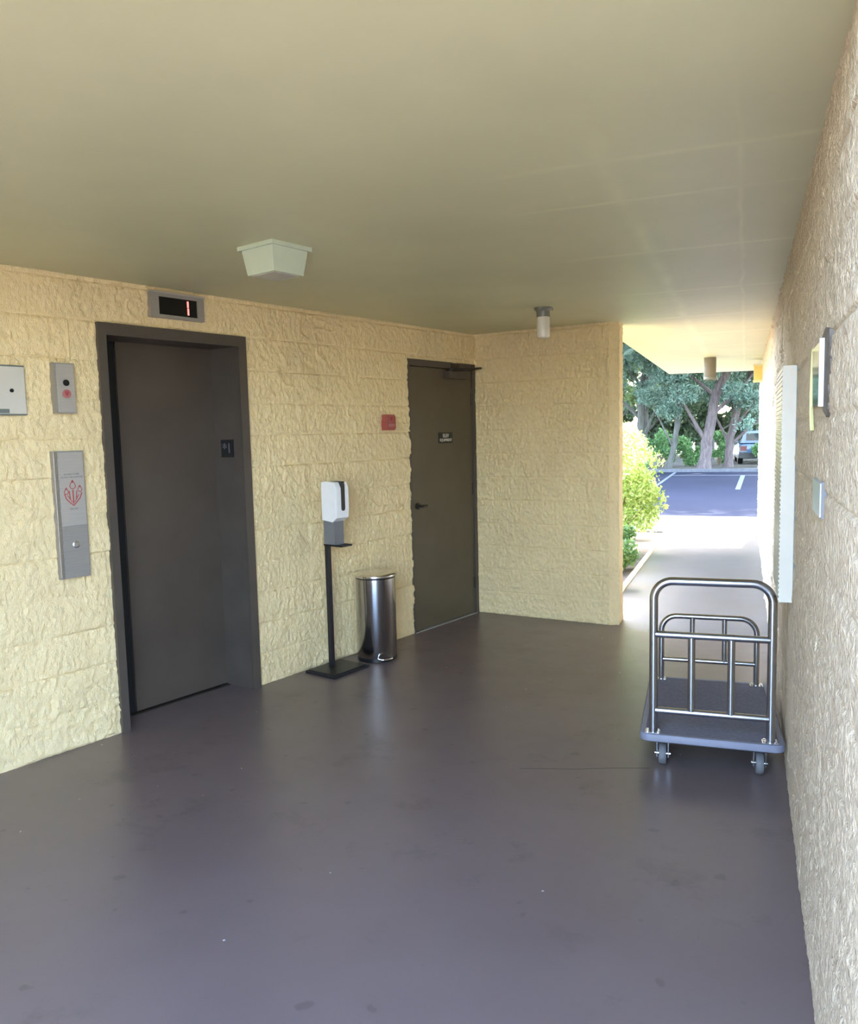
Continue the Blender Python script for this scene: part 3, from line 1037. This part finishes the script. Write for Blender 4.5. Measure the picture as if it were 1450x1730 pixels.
YF, YB = -DLn + 0.040, DLn - 0.055
fr = obj('push_handle', arch(0.256, YF, 0.170, 0.900, 0.085, 0.0195), M['tube'], ct, smooth=True)
bk = obj('end_frame', arch(0.252, YB, 0.170, 0.545, 0.085, 0.0155), M['tube'], ct, smooth=True)
for z in (0.648, 0.283):
    b = bmesh.new(); tube(b, [(-0.247, YF - 0.006, z), (0.247, YF - 0.006, z)], 0.0160, 14)
    obj('cross_bar', b, M['tube'], fr, smooth=True)
for x in (-0.087, 0.085):
    b = bmesh.new(); tube(b, [(x, YF - 0.006, 0.29), (x, YF - 0.006, 0.64)], 0.0165, 14)
    obj('upright_bar', b, M['tube'], fr, smooth=True)
b = bmesh.new(); tube(b, [(-0.245, YB, 0.292), (0.245, YB, 0.292)], 0.0135, 14)
obj('cross_bar', b, M['tube'], bk, smooth=True)
for x in (-0.085, 0.085):
    b = bmesh.new(); tube(b, [(x, YB, 0.295), (x, YB, 0.54)], 0.0135, 14)
    obj('upright_bar', b, M['tube'], bk, smooth=True)
for sx in (-1, 1):
    for y in (YF, YB):
        par = fr if y < 0 else bk
        b = bmesh.new()
        box(b, sx * 0.256 - 0.036, sx * 0.256 + 0.030, y - 0.024, y + 0.024, 0.168, 0.176)
        for dx in (-0.026, 0.022):
            for dy in (-0.012, 0.012):
                cyl(b, 0.006, 0.176, 0.183, (sx * 0.256 + dx, y + dy, 0), 10)
        obj('post_flange', b, M['chrome'], par)
for sx in (-1, 1):
    for sy in (-1, 1):
        cx, cy = sx * 0.215, sy * 0.375
        b = bmesh.new()
        cyl(b, 0.03, 0.122, 0.139, (cx, cy, 0), 20)
        box(b, cx - 0.028, cx + 0.028, cy - 0.018, cy + 0.030, 0.112, 0.124)
        for s2 in (-1, 1):
            prism(b, [(cy - 0.012, 0.035), (cy + 0.012, 0.035), (cy + 0.030, 0.12), (cy - 0.018, 0.12)], cx + s2 * 0.026 - 0.002, cx + s2 * 0.026 + 0.002, 'x')
        fk = obj('caster', b, M['tube'], ct)
        b = bmesh.new()
        lathe(b, [(0.02, -0.016), (0.046, -0.017), (0.051, -0.010), (0.051, 0.010), (0.046, 0.017), (0.02, 0.016)], 32, (cx, cy, 0.0515), 'x')
        obj('wheel', b, M['tyre'], fk, smooth=True)
        b = bmesh.new()
        cyl(b, 0.007, -0.036, 0.036, (cx, cy, 0.0515), 12, 'x')
        obj('axle_bolt', b, M['chrome'], fk)

# ------------------------------------------------------------------ things on the right wall
wb = thing('louvred_panel', 'tall narrow white panel with a ribbed front on the right wall', 'wall panel', (XR, 3.60, 0.858), -PI / 2)
# local x = towards the camera (-Y), local -y = out of the wall (-X)
bm = bmesh.new()
L = 0.62
box(bm, -L, 0.0, -0.056, 0.002, 0.0, 0.990)
obj('casing', bm, M['whitepaint'], wb, bevel=0.002)
bm = bmesh.new()
nr = 50
for i in range(nr):
    z = 0.006 + i * (0.98 / nr)
    prism(bm, [(-0.055, z), (-0.0595, z + 0.003), (-0.0595, z + 0.010), (-0.055, z + 0.013)], -L + 0.002, -0.002, 'x')
obj('louvre_front', bm, M['whitepaint'], wb)
bm = bmesh.new()
box(bm, -L - 0.004, 0.003, -0.004, 0.003, -0.004, 0.996)
obj('back_plate', bm, M['label'], wb)

pl = thing('mirror_plate', 'shiny yellow and green reflecting plate high on the right wall above the small box', 'wall plate', (XR, 2.36, 1.640), -PI / 2)
obj('plate', bx(-0.30, 0.0, -0.014, -0.005, 0.015, 0.185), M['mirror'], pl, bevel=0.002)
obj('edge', bx(-0.002, 0.005, -0.018, 0.0, 0.010, 0.190), M['zinc'], pl, bevel=0.001)
bm = bmesh.new()
rnd = random.Random(4)
ptsr = []
for i in range(14):
    ptsr.append((0.15 + rnd.uniform(-0.03, 0.03), i / 13 * 0.20))
ptsl = [(0.0, 0.20), (-0.10, 0.21), (-0.06, 0.185), (-0.02, 0.19), (-0.02, 0.0), (0.06, -0.02), (0.12, -0.02)]
prism(bm, [(p[0], p[1]) for p in ptsl[::-1]][0:0] + [(0.10, -0.02)] + ptsr + [(0.02, 0.215), (-0.10, 0.195), (-0.01, 0.188), (-0.01, 0.0)], -0.006, 0.006, 'y')
obj('adhesive_residue', bm, M['residue'], pl)
bm = bmesh.new()
tube(bm, [(-0.32, -0.010, 0.19), (-0.315, -0.012, 0.10), (-0.305, -0.013, 0.0), (-0.30, -0.010, -0.055)], [0.005, 0.006, 0.006, 0.006], 6)
obj('tape_strip', bm, M['tape'], pl)

sw = thing('junction_box', 'small zinc coloured box on the right wall below the shiny plate', 'switch box', (XR, 2.30, 1.358), -PI / 2)
obj('box', bx(-0.24, 0.0, -0.013, 0.01, 0.0, 0.090), M['zinc'], sw, bevel=0.003)
obj('shaded_side', bx(-0.01, 0.008, -0.010, 0.01, -0.003, 0.094), M['grey'], sw, bevel=0.002)  # darker grey paints the shade on the near side face of the box


# ------------------------------------------------------------------ plants
def leaf_mesh(name, centres, size, rng, mat, parent, elong=2.2, droop=0.0):
    """one small bent leaf (two faces) for every centre"""
    n = len(centres)
    d = rng.normal(size=(n, 3))
    d[:, 2] -= droop
    d /= np.linalg.norm(d, axis=1)[:, None]
    e = rng.normal(size=(n, 3))
    e = np.cross(d, e)
    e /= np.linalg.norm(e, axis=1)[:, None]
    nn = np.cross(d, e)
    s = (size * rng.uniform(0.6, 1.25, n))[:, None]
    c = centres
    a = c - d * s * 0.5
    b = c + d * s * 0.5
    w = s / elong * 0.5
    l = c + e * w + nn * w * 0.35
    r = c - e * w + nn * w * 0.35
    V = np.stack([a, l, b, r], 1).reshape(-1, 3)
    idx = np.arange(n)[:, None] * 4
    Fc = np.concatenate([idx + np.array([[0, 2, 1]]), idx + np.array([[0, 3, 2]])], 0)
    me = bpy.data.meshes.new(name)
    me.from_pydata(V.tolist(), [], Fc.tolist())
    return new_obj(name, me, mat, parent)


def shrub(name, label, loc, rx, ry, hgt, n, size, mat, seed, group=None, blobs=14, cat='shrub', zmin=0.0, shell=0.75):
    rng = np.random.default_rng(seed)
    t = thing(name, label, cat, loc, 0, group)
    cs_, rr = [], []
    for i in range(blobs):
        a = rng.uniform(0, 2 * PI)
        q = rng.uniform(0.0, 0.75) ** 0.6
        z = rng.uniform(zmin + 0.12, 0.88) * hgt
        k = math.sqrt(max(0.12, 1 - (abs(z / hgt - 0.5) * 2) ** 3))
        cs_.append((math.cos(a) * rx * q * k, math.sin(a) * ry * q * k, z))
        rr.append(rng.uniform(0.28, 0.45) * min(rx, ry, hgt / 1.6) * 1.1)
    cs_ = np.array(cs_); rr = np.array(rr)
    k = rng.integers(0, blobs, n)
    d = rng.normal(size=(n, 3)); d /= np.linalg.norm(d, axis=1)[:, None]
    rad = rr[k] * rng.uniform(shell, 1.05, n)
    P = cs_[k] + d * rad[:, None]
    P = P[P[:, 2] > 0.03]
    leaf_mesh('foliage', P, size, rng, mat, t, 1.9)
    bm = bmesh.new()
    for i in range(blobs):
        c = cs_[i]
        tube(bm, [(rng.uniform(-0.05, 0.05), rng.uniform(-0.05, 0.05), 0.0), (c[0] * 0.45, c[1] * 0.45, c[2] * 0.55), tuple(c)], [0.016, 0.011, 0.005], 6)
    obj('stem', bm, M['twig'], t, smooth=True)
    return t


def tree(name, label, pts, radii, blobs, n, size, mat, bark, seed, group=None, branches=7, droop=0.4, elong=3.2, extra=None):
    """pts: trunk centre line; blobs: (x, y, z, r) leaf clumps, relative to the base"""
    rng = np.random.default_rng(seed)
    base = Vector(pts[0])
    t = thing(name, label, 'tree', base, 0, group)
    rel = [Vector(p) - base for p in pts]
    bm = bmesh.new()
    fine, fr_ = [], []
    for i in range(len(rel) - 1):
        for q in range(4):
            f = q / 4
            p = rel[i].lerp(rel[i + 1], f)
            w = radii[i] * (1 - f) + radii[i + 1] * f
            fine.append(p + Vector((rng.normal() * w * 0.10, rng.normal() * w * 0.10, 0)))
            fr_.append(w * (1 + 0.10 * rng.normal() * 0.5))
    fine.append(rel[-1]); fr_.append(radii[-1])
    fine[0] = Vector((0, 0, -0.05)); fr_[0] = radii[0] * 1.35
    tube(bm, fine, fr_, 14)
    obj('trunk', bm, bark, t, smooth=True)
    zs = [p.z for p in fine]
    for b in blobs[:branches]:
        c = Vector(b[:3])
        zt_ = max(0.8, c.z - (c - fine[-1]).length * 0.2 - 0.7)
        st_ = min(fine, key=lambda p: abs(p.z - min(zt_, zs[-1])))
        i0 = fine.index(st_)
        bm = bmesh.new()
        mid = st_.lerp(c, 0.55) + Vector((rng.normal() * 0.1, rng.normal() * 0.1, -0.1))
        tube(bm, [st_, st_.lerp(mid, 0.5), mid, c], [fr_[i0] * 0.45, fr_[i0] * 0.36, fr_[i0] * 0.26, 0.02], 8)
        obj('branch', bm, bark, t, smooth=True)
    B = np.array(blobs)
    vol = B[:, 3] ** 2
    k = rng.choice(len(B), n, p=vol / vol.sum())
    d = rng.normal(size=(n, 3)); d /= np.linalg.norm(d, axis=1)[:, None]
    rad = B[k, 3] * rng.uniform(0.15, 1.0, n) ** 0.5
    # each clump breaks into tufts
    P = B[k, :3] + d * rad[:, None] * np.array([1, 1, 0.62])
    tuft = np.round(P * 2.6) / 2.6
    P = P * 0.45 + tuft * 0.55 + rng.normal(size=P.shape) * 0.09
    leaf_mesh('foliage', P, size, rng, mat, t, elong, droop)
    if extra is not None:
        EB, en, es = extra
        EB = np.array(EB)
        vol = EB[:, 3] ** 3
        k = rng.choice(len(EB), en, p=vol / vol.sum())
        d = rng.normal(size=(en, 3)); d /= np.linalg.norm(d, axis=1)[:, None]
        P = EB[k, :3] + d * (EB[k, 3] * rng.uniform(0, 1, en) ** 0.4)[:, None]
        leaf_mesh('crown', P, es, rng, mat, t, 1.7)
    return t


# planting next to the walkway
shrub('lime_bush', 'tall sunlit lime green bush beside the walkway', (-1.66, 10.7, -0.03), 0.62, 0.85, 2.0, 12000, 0.062, M['bush'], 3, blobs=30, cat='bush', zmin=0.0, shell=0.55)
shrub('lime_bush', 'lower sunlit bush at the far end of the planting bed', (-1.66, 12.15, -0.03), 0.42, 0.5, 0.95, 4000, 0.055, M['bush'], 4, blobs=16, cat='bush', shell=0.5)
shrub('low_shrub', 'low dark green leafy shrub in the shade behind the block wall end', (-1.50, 8.2, -0.03), 0.48, 0.46, 0.50, 3600, 0.060, M['shrub'], 6, blobs=12, shell=0.5)
shrub('low_shrub', 'small green shrub between the dark shrub and the lime bush', (-1.50, 9.25, -0.03), 0.50, 0.42, 0.50, 3600, 0.060, M['shrub'], 8, blobs=12, shell=0.5)


def ring_blobs(rng, n, r0, z0, z1, br):
    out = []
    for i in range(n):
        a = rng.uniform(0, 2 * PI)
        q = r0 * math.sqrt(rng.uniform(0.05, 1))
        out.append((q * math.cos(a), q * math.sin(a), rng.uniform(z0, z1), rng.uniform(*br)))
    return out


rg = np.random.default_rng(77)


def crown(rng, dx, dy, z0, z1, r):
    return [(dx + rng.uniform(-r, r) * 0.6, dy + rng.uniform(-r, r) * 0.6, z0 + (z1 - z0) * i / 6, r * (0.8 + 0.2 * rng.uniform())) for i in range(7)]


# thick reddish pine in the middle of the view
tree('pine_tree', 'thick reddish pine trunk in the middle of the view beyond the kerb',
     [(-1.45, 32.2, 0.04), (-1.32, 32.3, 1.4), (-1.05, 32.4, 2.8), (-0.45, 32.5, 4.4), (-0.1, 32.4, 7.0), (0.0, 32.2, 12.0)], [0.22, 0.20, 0.18, 0.14, 0.13, 0.10],
     [(-1.2, -0.5, 3.6, 0.7), (0.9, -0.4, 4.6, 0.9), (-0.4, -0.8, 5.2, 1.0), (2.2, 0.2, 4.2, 0.9), (1.6, -0.6, 5.6, 1.1), (-1.9, 0.3, 4.9, 0.9), (0.5, 0.9, 3.3, 0.6), (1.2, -0.5, 2.9, 0.55), (2.0, -0.2, 2.6, 0.6), (-0.7, -0.6, 2.9, 0.55), (0.3, -0.6, 3.9, 0.6), (1.5, -0.5, 1.7, 0.35)],
     13000, 0.17, M['pine'], M['bark'], 11, None, 7, extra=(crown(rg, 1, -2.0, 6.5, 12.9, 3.5), 9000, 0.50))
tree('pine_tree', 'shorter reddish trunk just left of the blue car',
     [(-0.62, 33.6, 0.04), (-0.55, 33.6, 1.2), (-0.30, 33.6, 2.3), (0.15, 33.6, 3.6), (0.5, 33.6, 6.5), (0.7, 33.2, 11.0)], [0.17, 0.15, 0.13, 0.10, 0.09, 0.07],
     [(0.6, 0.3, 3.2, 0.7), (1.5, 0.2, 3.7, 0.8), (0.0, 0.5, 4.2, 0.8), (1.0, -0.3, 4.8, 0.9), (-0.6, 0.6, 3.0, 0.6), (1.9, 0.6, 2.7, 0.7), (1.3, 0.4, 2.2, 0.5), (0.3, -0.4, 2.7, 0.5), (1.7, -0.3, 1.3, 0.35)],
     11000, 0.16, M['pine'], M['bark'], 12, None, 6, extra=(crown(rg, 4.5, -3.0, 6.5, 12.9, 3.5), 9000, 0.50))
tree('pine_tree', 'slim forked trunk left of the thick reddish pine',
     [(-2.85, 33.0, 0.04), (-2.6, 33.0, 1.1), (-2.45, 33.0, 2.4), (-2.62, 33.0, 4.0), (-2.3, 33.0, 7.0), (-2.2, 32.6, 11.0)], [0.12, 0.11, 0.10, 0.08, 0.08, 0.05],
     [(0.4, -0.2, 3.3, 0.6), (-0.5, -0.3, 4.3, 0.8), (0.6, -0.2, 5.0, 0.9), (-0.8, 0.3, 2.9, 0.5), (0.9, 0.3, 4.2, 0.7), (0.1, -0.4, 2.3, 0.45), (-0.2, -0.4, 3.9, 0.6)],
     10000, 0.16, M['pine'], M['barkg'], 13, None, 5, extra=(crown(rg, -1.0, -2.6, 6.5, 12.9, 3.5), 9000, 0.50))
tree('pine_tree', 'grey trunk forking behind the tip of the lime bush',
     [(-4.2, 35.0, 0.04), (-4.1, 35.0, 2.0), (-4.0, 35.0, 3.8), (-3.3, 35.0, 5.4), (-2.8, 35.0, 8.0)], [0.26, 0.23, 0.20, 0.14, 0.08],
     [(0.3, -0.5, 3.2, 0.6), (-0.6, -0.4, 4.6, 0.8), (1.2, -0.3, 5.4, 0.9), (-1.3, 0.2, 3.6, 0.8), (0.2, -0.6, 6.2, 1.0), (0.9, -0.3, 2.8, 0.6)],
     7500, 0.17, M['pine'], M['barkg'], 14, None, 6, extra=(crown(rg, -2.0, -4.4, 6.5, 12.9, 3.7), 9000, 0.50))
tree('broadleaf_tree', 'yellow green tree at the left edge of the outdoor view',
     [(-6.1, 38.0, 0.04), (-6.0, 38.0, 2.4), (-5.7, 38.0, 4.4), (-5.5, 38.0, 7.0)], [0.18, 0.16, 0.12, 0.06],
     [(0.3, -1.0, 3.4, 1.0), (-0.9, -0.8, 4.6, 1.1), (1.3, -0.6, 5.0, 1.1), (0.2, -0.8, 6.4, 1.3), (-1.6, 0.2, 3.2, 1.0), (1.6, 0.3, 3.2, 0.8), (-0.6, -0.5, 2.3, 0.8), (2.0, -0.2, 6.6, 1.0)],
     14000, 0.17, M['broad'], M['barkg'], 15, None, 7, 0.1, 1.8, extra=(crown(rg, 0.0, 1.0, 7.5, 15.0, 3.4), 5000, 0.5))
tree('broadleaf_tree', 'pale green tree in the gap between the two reddish trunks',
     [(-1.6, 42.0, 0.04), (-1.5, 42.0, 2.4), (-1.3, 42.0, 4.8), (-1.2, 42.0, 7.5)], [0.16, 0.14, 0.11, 0.05],
     [(0.0, -1.0, 3.6, 1.3), (-1.6, -0.8, 4.9, 1.4), (1.6, -0.6, 5.0, 1.4), (0.2, -0.8, 6.6, 1.6), (-1.6, 0.2, 2.6, 1.1), (2.2, 0.3, 2.8, 1.2), (3.0, 0.3, 5.2, 1.3)],
     16000, 0.20, M['far'], M['barkg'], 16, None, 7, 0.1, 1.8, extra=(crown(rg, 0.0, 1.0, 7.5, 17.0, 3.8), 7000, 0.5))
tree('broadleaf_tree', 'dense green tree filling the background behind the blue car',
     [(2.2, 44.0, 0.04), (2.1, 44.0, 2.4), (2.0, 44.0, 4.8), (1.8, 44.0, 8.0)], [0.2, 0.17, 0.12, 0.06],
     [(0.0, -1.0, 3.6, 1.5), (-1.9, -0.8, 4.6, 1.5), (-1.4, -0.6, 2.4, 1.2), (0.2, -0.8, 6.4, 1.8), (-2.8, 0.2, 6.2, 1.4), (1.6, 0.3, 3.0, 1.5)],
     16000, 0.20, M['far'], M['barkg'], 17, None, 6, 0.1, 1.8, extra=(crown(rg, 0.0, 1.0, 7.5, 17.0, 3.8), 7000, 0.5))
tree('broadleaf_tree', 'far green tree in the background behind the slim forked trunk',
     [(-5.4, 46.0, 0.04), (-5.3, 46.0, 2.4), (-5.2, 46.0, 5.2), (-5.2, 46.0, 9.0)], [0.2, 0.17, 0.12, 0.06],
     [(0.0, -1.0, 3.2, 1.5), (-1.9, -0.8, 5.4, 1.7), (1.8, -0.6, 3.2, 1.4), (0.2, -0.8, 7.4, 1.9), (1.4, 0.2, 5.9, 1.7), (-2.4, 0.3, 3.0, 1.5), (3.2, 0.1, 4.8, 1.4)],
     16000, 0.20, M['far'], M['barkg'], 18, None, 7, 0.1, 1.8, extra=(crown(rg, 0.0, 1.0, 7.5, 17.0, 3.8), 7000, 0.5))
# hedge of shrubs just past the kerb
hd_labels = ['leafy green shrub beyond the kerb, behind the lime bush', 'round green shrub left of the slim forked trunk', 'green shrub between the slim trunk and the thick reddish pine',
             'small green shrub right of the thick reddish pine', 'green shrub beyond the kerb near the right wall end']
for (x, y, r, h_, sd_, lb) in ((-4.3, 32.9, 0.9, 1.4, 41, 0), (-3.2, 34.2, 0.8, 1.5, 42, 1), (-2.1, 34.6, 0.7, 1.2, 43, 2), (-1.0, 35.0, 0.6, 1.5, 44, 3), (0.95, 34.2, 0.70, 0.95, 45, 4)):
    shrub('hedge_shrub', hd_labels[lb], (x, y, 0.04), r, r * 0.8, h_, 2600, 0.13, M['shrub'], sd_, 'shrubs beyond the kerb', 12, shell=0.4)
for i, x in enumerate((-9.5, -5.2, -1.2, 2.8, 7.0)):
    shrub('background_thicket', ['tall thicket far left behind the yellow green tree', 'tall thicket behind the forked grey trunk', 'tall thicket behind the thick reddish pine',
                                 'tall thicket behind the blue car', 'tall thicket hidden right of the blue car'][i], (x, 50.0, 0.04), 3.0, 1.6, 7.5 + (i % 2), 20000, 0.40, M['far'], 60 + i, 'thickets in the far background', 30, shell=0.3)

for i, (x, lb) in enumerate(((-7.6, 'low thicket in the farthest row, leftmost in the outdoor view'), (-4.4, 'low thicket in the farthest row, behind the slim forked trunk'),
                             (-2.4, 'low thicket in the farthest row, just left of the thick reddish pine'), (0.4, 'low thicket in the farthest row, between the reddish trunks'))):
    shrub('background_thicket', lb, (x, 47.2, 0.04), 1.7, 1.0, 3.4, 7000, 0.26, M['far'], 80 + i, 'thickets in the far background', 18, shell=0.2)

# blue car parked behind the trees
car = thing('parked_car', 'blue car parked behind the trees at the right', 'car', (0.62, 35.6, 0.04), 0.06)
bm = bmesh.new()
prism(bm, [(-0.0, 0.30), (-0.04, 0.55), (0.02, 0.86), (0.75, 0.92), (3.3, 0.92), (4.25, 0.74), (4.32, 0.45), (4.28, 0.28), (3.9, 0.24), (0.3, 0.24)], -0.86, 0.86, 'x')
body = obj('body', bm, M['carblue'], car, bevel=0.07, seg=4, smooth=True)
bm = bmesh.new()
A = [(-0.78, 0.15, 0.90), (0.78, 0.15, 0.90), (0.78, 3.0, 0.91), (-0.78, 3.0, 0.91)]
Bq = [(-0.62, 0.62, 1.40), (0.62, 0.62, 1.40), (0.62, 2.2, 1.43), (-0.62, 2.2, 1.43)]
va = [bm.verts.new(p) for p in A]; vb = [bm.verts.new(p) for p in Bq]
for i in range(4):
    bm.faces.new((va[i], va[(i + 1) % 4], vb[(i + 1) % 4], vb[i]))
bm.faces.new(vb); bm.faces.new(va[::-1])
cabn = obj('cabin', bm, M['carblue'], body, bevel=0.05, seg=3, smooth=True)
obj('rear_window', bx(-0.56, 0.56, 0.24, 0.30, 0.99, 1.30), M['carglass'], body).rotation_euler = (0, 0, 0)
for sx in (-1, 1):
    obj('side_window', bx(sx * 0.735 - 0.03, sx * 0.735 + 0.01, 0.75, 2.4, 1.0, 1.30), M['carglass'], body)
    bm = bmesh.new(); box(bm, sx * 0.68 - 0.13, sx * 0.68 + 0.13, -0.055, 0.06, 0.58, 0.78)
    obj('tail_light', bm, M['carred'], car, bevel=0.02)
    for y in (0.85, 3.45):
        bm = bmesh.new()
        lathe(bm, [(0.18, -0.10), (0.29, -0.10), (0.315, -0.06), (0.315, 0.06), (0.29, 0.10), (0.18, 0.10)], 28, (sx * 0.76, y, 0.315), 'x')
        wv = obj('wheel', bm, M['black'], car, smooth=True)
        bm = bmesh.new(); cyl(bm, 0.185, -0.105, 0.105, (sx * 0.76, y, 0.315), 20, 'x')
        obj('hub', bm, M['tube'], wv)
obj('rear_bumper', bx(-0.84, 0.84, -0.10, 0.10, 0.28, 0.50), M['black'], car, bevel=0.03)
obj('number_plate', bx(-0.16, 0.16, -0.065, -0.03, 0.56, 0.70), M['whitepaint'], car)
